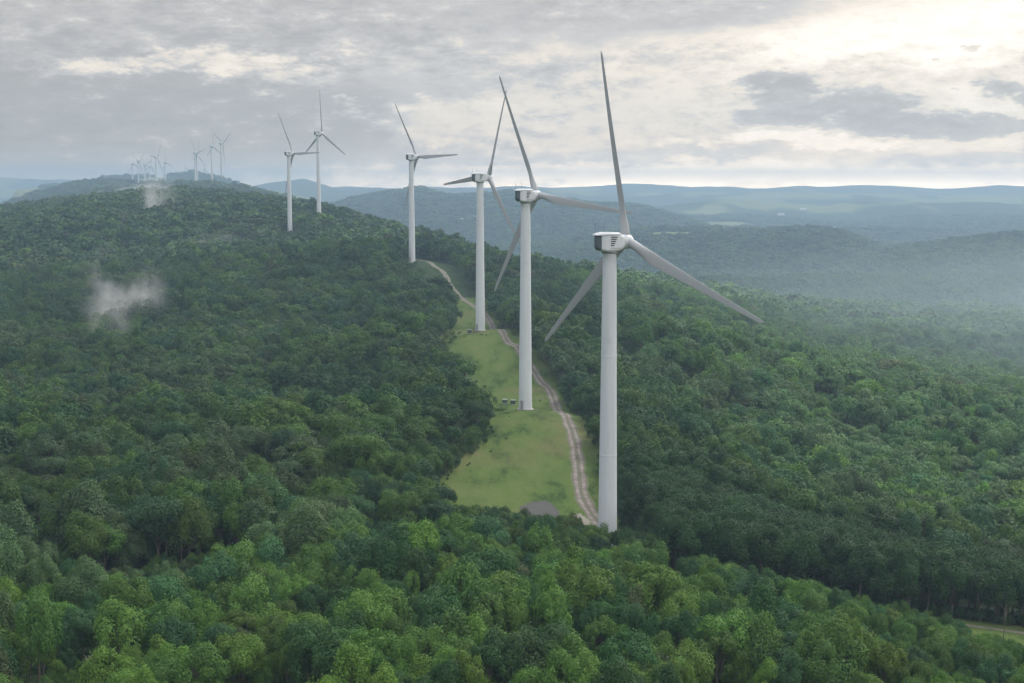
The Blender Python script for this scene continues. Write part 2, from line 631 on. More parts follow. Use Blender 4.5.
ROAD_PX = [(478, 309), (490, 322), (504, 335), (517, 347), (529, 364), (541, 382), (553, 397), (565, 415), (573, 435), (577, 455), (579, 475), (582, 495), (589, 510), (599, 523), (610, 536)]
road_w = [hit(*p) for p in ROAD_PX]
ROAD = np.array([(p.x, p.y) for p in road_w] + [(33, 284), (45, 276)])
ROAD3 = np.array([(45, 276), (60, 268), (78, 262), (92, 258.5), (110, 256), (140, 254), (170, 250)], float)
p4 = tbase[3]
ROADFAR_PX = [(412, 259), (424, 261), (433, 265), (441, 270), (446, 276), (449, 283), (455, 291), (464, 300)]
rf = [hit(*p) for p in ROADFAR_PX]
ROAD2 = np.array([(p.x, p.y) for p in rf] + [tuple(ROAD[0])])


def smooth_line(P, step):
    P = np.asarray(P, float)
    out = []
    for i in range(len(P) - 1):
        p0 = P[max(i - 1, 0)]; p1 = P[i]; p2 = P[i + 1]; p3 = P[min(i + 2, len(P) - 1)]
        k = max(2, int(np.hypot(*(p2 - p1)) / step))
        for t in np.arange(k) / k:
            out.append(0.5 * (2 * p1 + (p2 - p0) * t + (2 * p0 - 5 * p1 + 4 * p2 - p3) * t ** 2 + (3 * p1 - p0 - 3 * p2 + p3) * t ** 3))
    out.append(P[-1])
    return np.array(out)


def field_sheet(name, poly, mat, grow, step=1.6, lift=0.10, keep=None):
    x0, y0 = poly.min(0) - grow - 3; x1, y1 = poly.max(0) + grow + 3
    xs = np.arange(x0, x1, step); ys = np.arange(y0, y1, step * 1.3)
    gx_, gy_ = np.meshgrid(xs, ys, indexing='ij')
    ok = inside(poly, gx_, gy_) | (dist_poly(poly, gx_, gy_) < grow)
    if keep is not None: ok &= keep(gx_, gy_)
    vid = -np.ones(gx_.shape, int); v = []
    cell = ok[:-1, :-1] & ok[1:, :-1] & ok[1:, 1:] & ok[:-1, 1:]
    used = np.zeros_like(ok)
    for s in ((slice(None, -1), slice(None, -1)), (slice(1, None), slice(None, -1)), (slice(1, None), slice(1, None)), (slice(None, -1), slice(1, None))):
        used[s] |= cell
    for i, j in zip(*np.nonzero(used)):
        vid[i, j] = len(v)
        v.append((gx_[i, j], gy_[i, j], drop(gx_[i, j], gy_[i, j]) + lift))
    q = np.stack([vid[:-1, :-1][cell], vid[1:, :-1][cell], vid[1:, 1:][cell], vid[:-1, 1:][cell]], -1)
    me = np_mesh(name, np.array(v), q)
    me.materials.append(mat)
    me.polygons.foreach_set('use_smooth', [True] * len(me.polygons))
    return tag(link(name, me), kind='structure')


def mat_grass():
    m, b, p = mat_new('mown grass')
    g = b.new('ShaderNodeNewGeometry').outputs['Position']
    mp = b.new('ShaderNodeMapping'); b.put(mp.inputs[0], g); mp.inputs['Scale'].default_value = (1.0, 0.35, 1)
    f1, _ = b.noise(mp.outputs[0], 0.11, 6, 0.7)
    f2, _ = b.noise(g, 0.035, 4, 0.6)
    f3, _ = b.noise(g, 1.6, 4, 0.7)
    c = b.ramp(f1, [(0.38, (0.038, 0.072, 0.020)), (0.46, (0.078, 0.122, 0.032)), (0.58, (0.100, 0.142, 0.040)), (0.72, (0.130, 0.142, 0.055))])
    c = b.mix(b.m('MULTIPLY', b.smooth(f2, 0.5, 0.68), 0.5), c, (0.160, 0.128, 0.075))
    c = b.mix(b.m('MULTIPLY', b.smooth(f3, 0.45, 0.75), 0.55), c, (0.055, 0.085, 0.03))
    b.t.links.new(c, p.inputs['Base Color'])
    p.inputs['Roughness'].default_value = 1.0
    p.inputs['Specular IOR Level'].default_value = 0.05
    bump = b.new('ShaderNodeBump'); bump.inputs['Strength'].default_value = 0.6; bump.inputs['Distance'].default_value = 0.5
    b.put(bump.inputs['Height'], f3); b.t.links.new(bump.outputs[0], p.inputs['Normal'])
    return m


M_GRASS = mat_grass()
field_sheet('grass_clearing', CLEAR, M_GRASS, 7.0)
field_sheet('grass_opening', CLEAR2, M_GRASS, 5.0)


def mat_road():
    m, b, p = mat_new('dirt track')
    g = b.new('ShaderNodeNewGeometry').outputs['Position']
    at = b.new('ShaderNodeAttribute', attribute_name='across')
    f1, _ = b.noise(g, 0.5, 6, 0.7)
    f2, _ = b.noise(g, 0.08, 3, 0.6)
    x = at.outputs['Fac']
    xw = b.m('ADD', x, b.m('MULTIPLY', b.m('SUBTRACT', f2, 0.5), 0.4))
    rut = b.smooth(b.m('ABSOLUTE', b.m('SUBTRACT', b.m('ABSOLUTE', xw), 0.45)), 0.30, 0.12)
    dirt = b.mix(b.smooth(f1, 0.3, 0.7), (0.115, 0.095, 0.088), (0.25, 0.215, 0.20))
    mid = b.mix(f1, (0.065, 0.075, 0.04), (0.13, 0.115, 0.085))
    c = b.mix(rut, mid, dirt)
    edge = b.smooth(b.m('ADD', b.m('ABSOLUTE', x), b.m('MULTIPLY', f1, 0.35)), 0.95, 1.2)
    c = b.mix(edge, c, (0.09, 0.125, 0.04))
    b.t.links.new(c, p.inputs['Base Color'])
    p.inputs['Roughness'].default_value = 0.95
    return m


M_ROAD = mat_road()


def road_strip(name, line, width, lift=0.2):
    L = smooth_line(line, 2.0)
    d = np.gradient(L, axis=0)
    d /= np.linalg.norm(d, axis=1)[:, None] + 1e-9
    nrm = np.stack([d[:, 1], -d[:, 0]], 1)
    cols = 9
    v = []; ac = []
    for i in range(len(L)):
        w = width * (1 + 0.12 * math.sin(i * 0.7) + 0.08 * math.sin(i * 1.9))
        for k in range(cols):
            s = -1 + 2 * k / (cols - 1)
            q = L[i] + nrm[i] * s * w / 2
            v.append((q[0], q[1], drop(q[0], q[1]) + lift - 0.06 * abs(s)))
            ac.append(s)
    idr = np.arange(len(L) * cols).reshape(len(L), cols)
    q = np.stack([idr[:-1, :-1], idr[:-1, 1:], idr[1:, 1:], idr[1:, :-1]], -1).reshape(-1, 4)
    me = np_mesh(name, np.array(v), q)
    a = me.attributes.new('across', 'FLOAT', 'POINT')
    a.data.foreach_set('value', np.array(ac, np.float32))
    me.materials.append(M_ROAD)
    return tag(link(name, me), kind='structure')


road_strip('dirt_road', ROAD, 4.1)
road_strip('dirt_path', ROAD2, 3.2)
road_strip('dirt_track', ROAD3, 2.6)

# grey gravel patch near the foreground trees and pale gravel beside the road
M_PAD = plain('dark gravel', (0.085, 0.084, 0.082), 0.95, 0.3, 1.5, 0.1)
M_PALE = plain('pale gravel', (0.22, 0.21, 0.18), 0.95, 0.35, 0.8, 0.1)


def pad(name, pxs, mat, lift=0.16):
    poly = np.array([(hit(*p).x, hit(*p).y) for p in pxs])
    return field_sheet(name, poly, mat, 0.3, 0.7, lift)


pad('gravel_pad', [(518, 508), (530, 502), (546, 501), (555, 506), (561, 516), (554, 524), (530, 526), (516, 518), (523, 512)], M_PAD)
pad('gravel_patch', [(572, 515), (580, 514), (592, 522), (588, 528), (578, 523)], M_PALE, 0.19)
c2 = np.array(tbase[1][:2]); c3 = np.array(tbase[2][:2])
M_SOIL = plain('bare soil', (0.10, 0.095, 0.07), 0.95, 0.35, 0.7, 0.1)
for c in (c2, c3):
    ring = np.array([(c[0] + 3.6 * math.cos(a) * (1 + .12 * math.sin(3 * a)), c[1] + 3.6 * math.sin(a)) for a in np.linspace(0, 6.28, 22)[:-1]])
    field_sheet('bare_soil', ring, M_SOIL, 0.2, 0.7, 0.15)


# ------------------------------------------------------------------ wind turbines
def mat_paint():
    m, b, p = mat_new('weathered white paint')
    tc = b.new('ShaderNodeTexCoord')
    mp = b.new('ShaderNodeMapping'); b.put(mp.inputs[0], tc.outputs['Object']); mp.inputs['Scale'].default_value = (2.0, 2.0, 0.12)
    f, _ = b.noise(mp.outputs[0], 0.8, 6, 0.65)
    f2, _ = b.noise(tc.outputs['Object'], 0.35, 5, 0.6)
    c = b.mix(f, (0.54, 0.58, 0.63), (0.74, 0.78, 0.83))
    c = b.mix(b.m('MULTIPLY', b.smooth(f2, 0.55, 0.8), 0.35), c, (0.50, 0.50, 0.49))
    b.t.links.new(c, p.inputs['Base Color'])
    p.inputs['Roughness'].default_value = 0.42
    p.inputs['Specular IOR Level'].default_value = 0.35
    return m


M_WHITE = mat_paint()
M_BLADE = plain('grey white blade coating', (0.41, 0.43, 0.455), 0.45, 0.08, 0.25)
M_DARK = plain('dark slate panel', (0.085, 0.115, 0.135), 0.4, 0.2, 0.8, 0.4)
M_BLACK = plain('black opening', (0.012, 0.012, 0.014), 0.7, 0.2, 1.0, 0.2)
M_STEEL = plain('galvanised steel', (0.30, 0.31, 0.32), 0.45, 0.15, 2.0, 0.4)
M_CONC = plain('concrete', (0.36, 0.35, 0.33), 0.9, 0.2, 0.6, 0.2)

HUBX = 4.5
BLADE_L = 39.3


def blade_mesh():
    bm = bmesh.new()
    rings = []
    N = 20
    K = 46
    for i in range(K + 1):
        s = i / K
        r = 0.9 + (BLADE_L - 0.9) * s
        rootw = 1.0 - min(1, max(0, (s - 0.035) / 0.17)) ** 1.0
        rootw = rootw * rootw * (3 - 2 * rootw)
        if s < 0.21:
            q = max(0, (s - 0.02) / 0.19); q = q * q * (3 - 2 * q)
            chord = 1.85 + (2.6 - 1.85) * q
        else:
            q = (s - 0.21) / 0.79
            chord = 2.6 - 1.84 * q ** 0.82
        if s > 0.965:
            chord *= math.sqrt(max(0.03, 1 - ((s - 0.965) / 0.035) ** 2))
        thick = 0.34 - 0.2 * min(1, (s / 0.5))
        tw = -(R(10) * (1 - s) ** 2.2 + R(9))
        ring = []
        for k in range(N):
            a = 2 * math.pi * k / N
            cx_, cy_ = math.cos(a), math.sin(a)
            # circle of the root
            c1 = Vector((0.95 * cy_, 0.95 * cx_))
            # aerofoil, leading edge at +Y, quarter chord on the axis
            yc = (cx_ + 1) / 2                      # 0 trailing .. 1 leading
            tt_ = 5 * thick * (0.2969 * math.sqrt(1 - yc + 1e-6) - 0.126 * (1 - yc) - 0.3516 * (1 - yc) ** 2 + 0.2843 * (1 - yc) ** 3 - 0.1015 * (1 - yc) ** 4)
            xx = chord * tt_ * (1 if cy_ >= 0 else -0.65) * (0 if abs(cy_) < 1e-6 else 1) * 0.62
            c2_ = Vector((xx, chord * (yc - 0.68)))
            c_ = c1 * rootw + c2_ * (1 - rootw)
            x_ = c_.x * math.cos(tw) - c_.y * math.sin(tw)
            y_ = c_.x * math.sin(tw) + c_.y * math.cos(tw)
            ring.append((x_ + 0.9 * s * s, y_, r))
        rings.append(ring)
    add_rings(bm, rings)
    return bm_mesh('blade', bm, M_BLADE, True)


def tower_mesh(H):
    bm = bmesh.new()
    N = 40
    prof = []
    for i in range(25):
        s = i / 24
        prof.append((2.02 - 0.62 * s, H * s - 2.1 * s))
    rings = [circle(2.03, -3.0, N)] + [circle(r, z, N) for r, z in prof] + [circle(1.5, H - 1.95, N), circle(1.5, H - 1.7, N)]
    add_rings(bm, rings)
    return bm_mesh('tower', bm, M_WHITE, True)


def rounded(x, w, zlo, zhi, ch, n=4):
    """a rounded rectangle in the YZ plane"""
    out = []
    for cy_, cz, a0 in ((w / 2 - ch, zhi - ch, 0), (-w / 2 + ch, zhi - ch, 90), (-w / 2 + ch, zlo + ch, 180), (w / 2 - ch, zlo + ch, 270)):
        for k in range(n + 1):
            a = R(a0 + 90 * k / n)
            out.append((x, cy_ + ch * math.cos(a), cz + ch * math.sin(a)))
    return out


def nacelle_mesh():
    bm = bmesh.new()
    prof = [(-3.5, 1.3, -1.1, 1.35, .3), (-3.1, 1.9, -1.5, 1.5, .4), (-2.3, 3.0, -1.85, 1.56, .5), (-1.3, 3.68, -1.95, 1.6, .5), (0.8, 3.75, -1.95, 1.62, .55),
            (2.0, 3.6, -1.7, 1.58, .7), (2.75, 3.2, -1.45, 1.45, .9), (2.95, 2.9, -1.3, 1.3, .9)]
    add_rings(bm, [rounded(*p) for p in prof])
    return bm_mesh('nacelle', bm, M_WHITE, False)


turbine_group = 'white wind turbines along the ridge'


def make_turbine(H=65.0):
    root = empty('wind_turbine')
    tw = link('tower', tower_mesh(H), root)
    bm = bmesh.new()
    add_box(bm, (-1.99, -0.55, 1.9), (0.14, 1.0, 2.2), Matrix.Rotation(0.27, 3, 'Z'), 0.03)
    link('door', bm_mesh('door', bm, M_STEEL), tw)
    bm = bmesh.new()
    add_rings(bm, [circle(2.5, -2.5, 40), circle(2.5, 0.22, 40), circle(2.4, 0.30, 40)])
    link('foundation', bm_mesh('foundation', bm, M_CONC), root)
    bm = bmesh.new()
    for k in range(5):
        rr2 = Matrix.Rotation(0.27, 3, 'Z')
        add_box(bm, rr2 @ Vector((-2.15 - 0.28 * (4 - k), 0, 0.12 + 0.16 * k)), (0.34, 1.1, 0.16 + 0.002 * k), rr2)
    link('steps', bm_mesh('steps', bm, M_STEEL), tw)
    for zz in (0.33, 0.66):
        bm = bmesh.new()
        r_ = 2.02 - 0.62 * zz
        z_ = zz * (H - 2.1)
        add_rings(bm, [circle(r_ + .004, z_ - .14, 40), circle(r_ + .03, z_ - .1, 40), circle(r_ + .03, z_ + .1, 40), circle(r_ + .004, z_ + .14, 40)], cap=False)
        link('flange', bm_mesh('flange', bm, M_WHITE, True), tw)
    na = link('nacelle', nacelle_mesh(), root)
    na.location = (0, 0, H)
    # roof slab that overhangs the rear
    bm = bmesh.new()
    rr_ = []
    for x_, w_, z0, z1 in ((-4.15, 1.5, 1.42, 1.62), (-3.4, 2.3, 1.42, 1.86), (-1.2, 3.95, 1.46, 2.05), (1.2, 3.7, 1.5, 1.98), (2.1, 2.9, 1.5, 1.75)):
        rr_.append([(x_, w_ / 2, z0), (x_, w_ / 2, (z0 + z1) / 2), (x_, w_ / 2 - .5, z1), (x_, -w_ / 2 + .5, z1), (x_, -w_ / 2, (z0 + z1) / 2), (x_, -w_ / 2, z0)])
    add_rings(bm, rr_)
    link('roof_cover', bm_mesh('roof_cover', bm, M_WHITE), na)
    # dark rear cowl
    bm = bmesh.new()
    add_rings(bm, [rounded(-3.85, 0.7, -0.75, 1.15, .2), rounded(-3.65, 1.2, -1.15, 1.38, .3), rounded(-3.05, 2.08, -1.58, 1.43, .4)])
    link('rear_panel', bm_mesh('rear_panel', bm, M_DARK), na)
    for sgn in (-1, 1):
        bm = bmesh.new()
        for k in range(5):
            xa = -0.9 + 0.13 * (4 - k) * 0.6
            ln = 1.75 - 0.22 * k
            add_box(bm, (xa + 0.9 * (0.25 - 0.05 * k), sgn * 1.868, 1.05 - 0.42 * k), (ln, 0.05, 0.20))
        link('vent_slots', bm_mesh('vent_slots', bm, M_BLACK), na)
    for sgn in (-1, 1):
        bm = bmesh.new()
        add_box(bm, (0.1, sgn * 1.875, -1.22), (2.7, 0.04, 0.10))
        link('panel_seam', bm_mesh('panel_seam', bm, M_STEEL), na)
    for x_, y_ in ((-3.2, 0.9), (-1.1, 0.6)):
        bm = bmesh.new()
        tube(bm, [(x_, y_, 1.6), (x_, y_, 3.7)], [.05, .03], 6)
        add_box(bm, (x_, y_, 3.72), (.3, .08, .08))
        link('antenna', bm_mesh('antenna', bm, M_DARK), na)
    bm = bmesh.new()
    add_rings(bm, [circle(1.42, -2.35, 32), circle(1.7, -2.15, 32), circle(1.7, -1.9, 32)])
    link('yaw_ring', bm_mesh('yaw_ring', bm, M_STEEL, True), na)
    # hub
    bm = bmesh.new()
    prof = [(2.9, .95), (3.1, 1.25), (3.4, 1.5), (4.4, 1.62), (5.1, 1.5), (5.6, 1.2), (5.95, .75), (6.1, .25)]
    add_rings(bm, [[(x_, r_ * math.cos(2 * math.pi * i / 28), r_ * math.sin(2 * math.pi * i / 28)) for i in range(28)] for x_, r_ in prof])
    hub = link('hub', bm_mesh('hub', bm, M_WHITE, True), root)
    hub.location = (0, 0, H)
    me = blade_mesh()
    for k in range(3):
        bl = link('blade', me, root)
        bl.location = (HUBX, 0, H + 0.25)
    return root


def set_rotor(root, phase):
    k = 0
    for ch in root.children:
        if ch.name.split('.')[0] == 'blade':
            # the rotor axis is tilted nose up
            ch.rotation_euler = (Matrix.Rotation(R(-4.8), 3, 'Y') @ Matrix.Rotation(R(90 - (phase + 120 * k)), 3, 'X')).to_euler()
            k += 1


TLABEL = [
    'nearest white wind turbine, its tower rising from trees at the end of the dirt road',
    'second nearest white wind turbine, standing in the grass clearing beside green transformer boxes',
    'third nearest white wind turbine, far end of the grass clearing, one blade level left',
    'white wind turbine by the distant bend of the dirt road, one blade level right',
    'white wind turbine on the wooded ridge, left and shorter one of a close pair',
    'taller white wind turbine on the wooded ridge, right and higher one of a close pair',
    'distant grey turbine, leftmost and lowest of the three evenly spaced ones beyond the crest',
    'distant grey turbine, middle one of the three evenly spaced ones beyond the crest',
    'distant grey turbine, rightmost of the three evenly spaced ones beyond the crest',
    'very faint turbine tower almost hidden just behind the leftmost of three ridge turbines',
    'tiny hazy turbine, leftmost of the cluster in mist on the far hill',
    'tiny hazy turbine, second from left in the misty cluster on the far hill',
    'tiny hazy turbine, third from left in the misty cluster on the far hill',
    'tiny hazy turbine, fourth from left and smallest of the misty far hill cluster',
    'largest and darkest turbine of the misty cluster on the far hill',
    'faint hazy turbine, rightmost of the misty cluster on the far hill',
    'barely visible speck of a turbine on the farthest blue hill, right one of two',
    'barely visible speck of a turbine on the farthest blue hill, left one of two']
YAW = R(43)
proto = make_turbine(65)
proto80 = None
for i, (px, py, Y, H, ph) in enumerate(TURB):
    if i == 0:
        o = proto
    elif H == 80:
        o = make_turbine(80.0)
    else:
        o = copy_tree(proto)
    bx, by, bz = tbase[i]
    gzv = drop(bx, by)
    o.location = (bx, by, bz if i > 5 else min(bz, gzv + 0.4))
    if i < 6:
        o.location.z = bz
    o.rotation_euler = (0, 0, R({0: 37, 2: 34}.get(i, 41)))
    tag(o, TLABEL[i], 'wind turbine', turbine_group)
    set_rotor(o, ph)
    print('turbine', i, 'base', [round(v, 1) for v in (bx, by, bz)], 'ground', round(gzv, 1))

# green transformer boxes by two of the towers
M_GREEN = plain('faded green enamel', (0.055, 0.085, 0.06), 0.5, 0.2, 1.0)
M_LID = plain('pale lid paint', (0.20, 0.23, 0.20), 0.5, 0.15, 1.0)


def make_box():
    root = empty('transformer_box')
    bm = bmesh.new(); add_box(bm, (0, 0, 0.92), (2.0, 1.5, 1.5), None, 0.05)
    cab = link('cabinet', bm_mesh('cabinet', bm, M_GREEN), root)
    bm = bmesh.new()
    add_rings(bm, [[(-1.06, -.86, 1.675), (1.06, -.86, 1.675), (1.06, .86, 1.675), (-1.06, .86, 1.675)], [(-1.06, -.86, 1.74), (1.06, -.86, 1.74), (1.06, .86, 1.86), (-1.06, .86, 1.86)]])
    link('lid', bm_mesh('lid', bm, M_LID), root)
    bm = bmesh.new(); add_box(bm, (0, 0, 0.06), (2.4, 1.9, 0.22))
    link('base', bm_mesh('base', bm, M_CONC), root)
    for s in (-1, 1):
        bm = bmesh.new(); add_box(bm, (s * .48, -.765, .92), (.88, .03, 1.3))
        d = link('door', bm_mesh('door', bm, M_GREEN), cab)
        bm = bmesh.new(); add_box(bm, (s * .12, -.80, .95), (.05, .04, .3))
        link('handle', bm_mesh('handle', bm, M_STEEL), cab)
    return root


bx0 = make_box()
spots = [(513.2, 404.5, 'green transformer box with pale lid, the one beside the second nearest turbine tower'),
         (504.8, 403.8, 'green transformer box farther from the tower, beside a weedy bush in the clearing'),
         (469.5, 333.5, 'small green transformer box beside the third turbine at the far end of the clearing')]
for i, (px, py, lb) in enumerate(spots):
    o = bx0 if i == 0 else copy_tree(bx0)
    p = hit(px, py)
    o.location = (p.x, p.y, drop(p.x, p.y) + 0.1)
    o.rotation_euler = (0, 0, 0.15 * (i - 1))
    o.scale = (0.85, 0.85, 0.85)
    tag(o, lb, 'transformer box', 'green transformer boxes beside the turbines')

# ------------------------------------------------------------------ trees
def mat_leaf():
    m, b, p = mat_new('foliage')
    t = b.t
    ti = b.new('ShaderNodeAttribute', attribute_name='tint', attribute_type='INSTANCER')
    lv = b.new('ShaderNodeAttribute', attribute_name='leafvar')
    oi = b.new('ShaderNodeTexCoord')
    c = b.mix(lv.outputs['Fac'], (0.72, 0.74, 0.72), (1.30, 1.27, 1.2))
    c = b.mix(1.0, ti.outputs['Color'], c, 'MULTIPLY')
    t.links.new(c, p.inputs['Base Color'])
    p.inputs['Roughness'].default_value = 0.65
    p.inputs['Specular IOR Level'].default_value = 0.22
    tr = b.new('ShaderNodeBsdfTranslucent')
    t.links.new(b.mix(1.0, c, (1.3, 1.5, 0.7), 'MULTIPLY'), tr.inputs[0])
    mx = b.new('ShaderNodeMixShader'); mx.inputs[0].default_value = 0.16
    t.links.new(p.outputs[0], mx.inputs[1]); t.links.new(tr.outputs[0], mx.inputs[2])
    t.links.new(mx.outputs[0], t.nodes['Material Output'].inputs[0])
    return m


M_LEAF = mat_leaf()
M_BARK = plain('grey bark', (0.15, 0.13, 0.11), 0.9, 0.35, 1.2, 0.1)
M_PALEBARK = plain('bleached bark', (0.36, 0.34, 0.30), 0.85, 0.2, 1.2, 0.1)

FORMS = {  # crown centre height, radius, half height (of a tree of height 1), number of lobes, lobe size
    'round': (0.60, 0.34, 0.40, 26, 0.34),
    'broad': (0.64, 0.43, 0.34, 34, 0.30),
    'upright': (0.56, 0.24, 0.44, 26, 0.40),
    'bushy': (0.46, 0.44, 0.46, 30, 0.33)}
FORM_NAMES = list(FORMS)


def crown_arrays(form, seed, leaves, size, H=10.0):
    g = np.random.default_rng(seed)
    cz, cr, ch, nl, ls = FORMS[form]
    u = g.normal(size=(nl, 3)); u /= np.linalg.norm(u, axis=1)[:, None]
    u[:, 2] = np.where(u[:, 2] < -0.35, -u[:, 2], u[:, 2])
    rad = g.uniform(0.40, 1.0, nl) ** 0.8
    lob = u * rad[:, None]
    lob[:, :2] *= g.uniform(0.82, 1.18, (1, 2))
    ang = np.arctan2(u[:, 1], u[:, 0])
    lob *= (1 + 0.16 * np.sin(2 * ang + g.uniform(0, 6)) + 0.10 * np.sin(3 * ang + g.uniform(0, 6)))[:, None]
    lr = ls * g.uniform(0.5, 1.35, nl)
    # leaves on lobe shells
    w = lr ** 2 * (0.5 + 0.8 * np.clip(u[:, 2] + 0.4, 0, 1.4))
    li = g.choice(nl, size=leaves, p=w / w.sum())
    d = g.normal(size=(leaves, 3)); d /= np.linalg.norm(d, axis=1)[:, None]
    out = (d * u[li]).sum(1)
    d = np.where((out < -0.15)[:, None], -d, d)
    rr_ = lr[li] * (1 - 0.35 * g.random(leaves) ** 2.2) * (1 + 0.50 * (g.random(leaves) ** 5))
    pos = lob[li] + d * rr_[:, None]
    pos[:, 0] *= cr; pos[:, 1] *= cr; pos[:, 2] *= ch
    pos = pos * H
    pos[:, 2] += cz * H
    nrm = d * 0.9 + g.normal(size=(leaves, 3)) * 0.33 + np.array([0, 0, 0.25])
    nrm /= np.linalg.norm(nrm, axis=1)[:, None]
    t = np.cross(nrm, g.normal(size=(leaves, 3)))
    t /= np.linalg.norm(t, axis=1)[:, None] + 1e-9
    bt = np.cross(nrm, t)
    s = size * g.uniform(0.6, 1.35, leaves)[:, None]
    q = np.stack([pos - t * s * .62, pos - bt * s * .42 + nrm * s * .10, pos + t * s * .62, pos + bt * s * .42 + nrm * s * .10], 1)
    lobvar = g.random(nl)
    var = np.clip(0.5 + 0.36 * (g.random(leaves) - 0.5) + 0.5 * (lobvar[li] - 0.5), 0, 1)
    return q.reshape(-1, 3), var, lob * np.array([cr, cr, ch]) * H + np.array([0, 0, cz * H])


def crown_mesh(form, seed, leaves, size):
    v, var, lobes = crown_arrays(form, seed, leaves, size)
    q = np.arange(len(v)).reshape(-1, 4)
    me = np_mesh('crown', v, q)
    a = me.attributes.new('leafvar', 'FLOAT', 'FACE')
    a.data.foreach_set('value', var.astype(np.float32))
    me.materials.append(M_LEAF)
    return me, lobes


def trunk_mesh(form, lobes, seed, mat):
    r_ = random.Random(seed)
    bm = bmesh.new()
    H = 10.0
    top = FORMS[form][0] * H * 1.15
    pts = [(0, 0, -0.8), (0.05, 0.02, 0.8)]
    x_ = y_ = 0
    for k in range(1, 5):
        x_ += r_.uniform(-.25, .25); y_ += r_.uniform(-.25, .25)
        pts.append((x_, y_, 0.8 + (top - 0.8) * k / 4))
    tube(bm, pts, [.30, .22, .18, .15, .11, .05], 7)
    for k in range(9):
        l = lobes[r_.randrange(len(lobes))]
        j = r_.randrange(2, 5)
        a = Vector(pts[j]); e = Vector(l)
        if e.z < a.z: e.z = a.z + 0.4
        mid = a.lerp(e, 0.5) + Vector((0, 0, r_.uniform(-.3, .3)))
        tube(bm, [a, mid, e], [.10, .065, .025], 5)
    return bm_mesh('trunk', bm, mat, True)


def join_meshes(name, ma, mb_):
    """crown and trunk in one mesh, for the countless trees of the far forest"""
    me = bpy.data.meshes.new(name)
    va = np.empty(len(ma.vertices) * 3, np.float32); ma.vertices.foreach_get('co', va)
    vb = np.empty(len(mb_.vertices) * 3, np.float32); mb_.vertices.foreach_get('co', vb)
    fa = [tuple(p.vertices) for p in ma.polygons]
    off = len(ma.vertices)
    fb = [tuple(i + off for i in p.vertices) for p in mb_.polygons]
    me.from_pydata(np.concatenate([va, vb]).reshape(-1, 3).tolist(), [], fa + fb)
    me.materials.append(M_LEAF); me.materials.append(M_BARK)
    me.polygons.foreach_set('material_index', [0] * len(fa) + [1] * len(fb))
    lv = np.zeros(len(fa) + len(fb), np.float32)
    tmp = np.empty(len(fa), np.float32); ma.attributes['leafvar'].data.foreach_get('value', tmp)
    lv[:len(fa)] = tmp
    a = me.attributes.new('leafvar', 'FLOAT', 'FACE'); a.data.foreach_set('value', lv)
    return me


VARIANTS = []   # (form index, crown mesh, trunk mesh, joined mesh)
for fi, fn in enumerate(FORM_NAMES):
    for k in range(4):
        sd_ = 100 * fi + k
        cm, lobes = crown_mesh(fn, sd_, 7600 if fn != 'upright' else 5000, 0.27)
        tm = trunk_mesh(fn, lobes, sd_, M_BARK)
        VARIANTS.append((fi, cm, tm, None))
MIDV = []
for fi, fn in enumerate(FORM_NAMES):
    for k in range(3):
        cm, lobes = crown_mesh(fn, 700 + 10 * fi + k, 2200, 0.5)
        tm = trunk_mesh(fn, lobes, 5 + k, M_BARK)
        MIDV.append(join_meshes('woodland tree', cm, tm))
FARV = []
for fi, fn in enumerate(FORM_NAMES):
    for k in range(2):
        cm, lobes = crown_mesh(fn, 900 + 10 * fi + k, 260, 1.5)
        FARV.append(cm)

TINTS = [('dark green', (0.023, 0.062, 0.018)), ('mid green', (0.045, 0.095, 0.020)), ('yellow-green', (0.066, 0.126, 0.020)),
         ('olive-grey', (0.052, 0.094, 0.038)), ('brownish', (0.056, 0.076, 0.034)), ('blue-green', (0.029, 0.078, 0.031)), ('fresh green', (0.058, 0.118, 0.022))]
TCOL = np.array([c for _, c in TINTS])


def scatter(y0, y1, s, jit=0.45, margin=0.10):
    """a jittered grid of tree spots across the camera's field, with a margin on each side"""
    ys = np.arange(y0, y1, s * 0.9)
    P = []
    for k, yv in enumerate(ys):
        hw = yv * (0.375 + margin) + 25
        xs = np.arange(-hw, hw, s) + (s / 2 if k % 2 else 0)
        P.append(np.stack([xs, np.full_like(xs, yv)], 1))
    P = np.concatenate(P)
    return P + rng.uniform(-jit, jit, P.shape) * s


bands = [(105, 300, 3.6, 0), (300, 560, 5.0, 1), (560, 1000, 6.0, 2), (1000, 2100, 8.0, 3), (2100, 3600, 12.0, 4), (3600, 5600, 20.0, 5)]
TX = []; TB = []
for y0, y1, s, bnd in bands:
    P = scatter(y0, y1, s, margin=0.10 if bnd < 3 else 0.04)
    TX.append(P); TB.append(np.full(len(P), bnd))
TX = np.concatenate(TX); TB = np.concatenate(TB)
P = scatter(225, 480, 2.1, margin=0.06)
P7 = scatter(280, 620, 2.6, margin=-0.25)
NB0 = len(TX)
TX = np.concatenate([TX, P, P7]); TB = np.concatenate([TB, np.full(len(P), 6), np.full(len(P7), 7)])
x, y = TX[:, 0], TX[:, 1]
near = y < 1100
ok = np.ones(len(x), bool)
dn = np.full(len(x), 1e9)
xn, yn = x[near], y[near]
dc = np.where(inside(CLEAR, xn, yn), 0, dist_poly(CLEAR, xn, yn))
dc2 = np.where(inside(CLEAR2, xn, yn), 0, dist_poly(CLEAR2, xn, yn))
dr1 = np.minimum(dist_poly(smooth_line(ROAD, 6), xn, yn, False), dist_poly(ROAD3, xn, yn, False) + 0.8)
dr2 = dist_poly(smooth_line(ROAD2, 12), xn, yn, False)
edge = np.minimum(np.minimum(dc, dc2), np.minimum(dr1 - 3.4, dr2 - np.where(yn > 700, 10.5, 4.5)))
dn[near] = np.maximum(edge, 0)
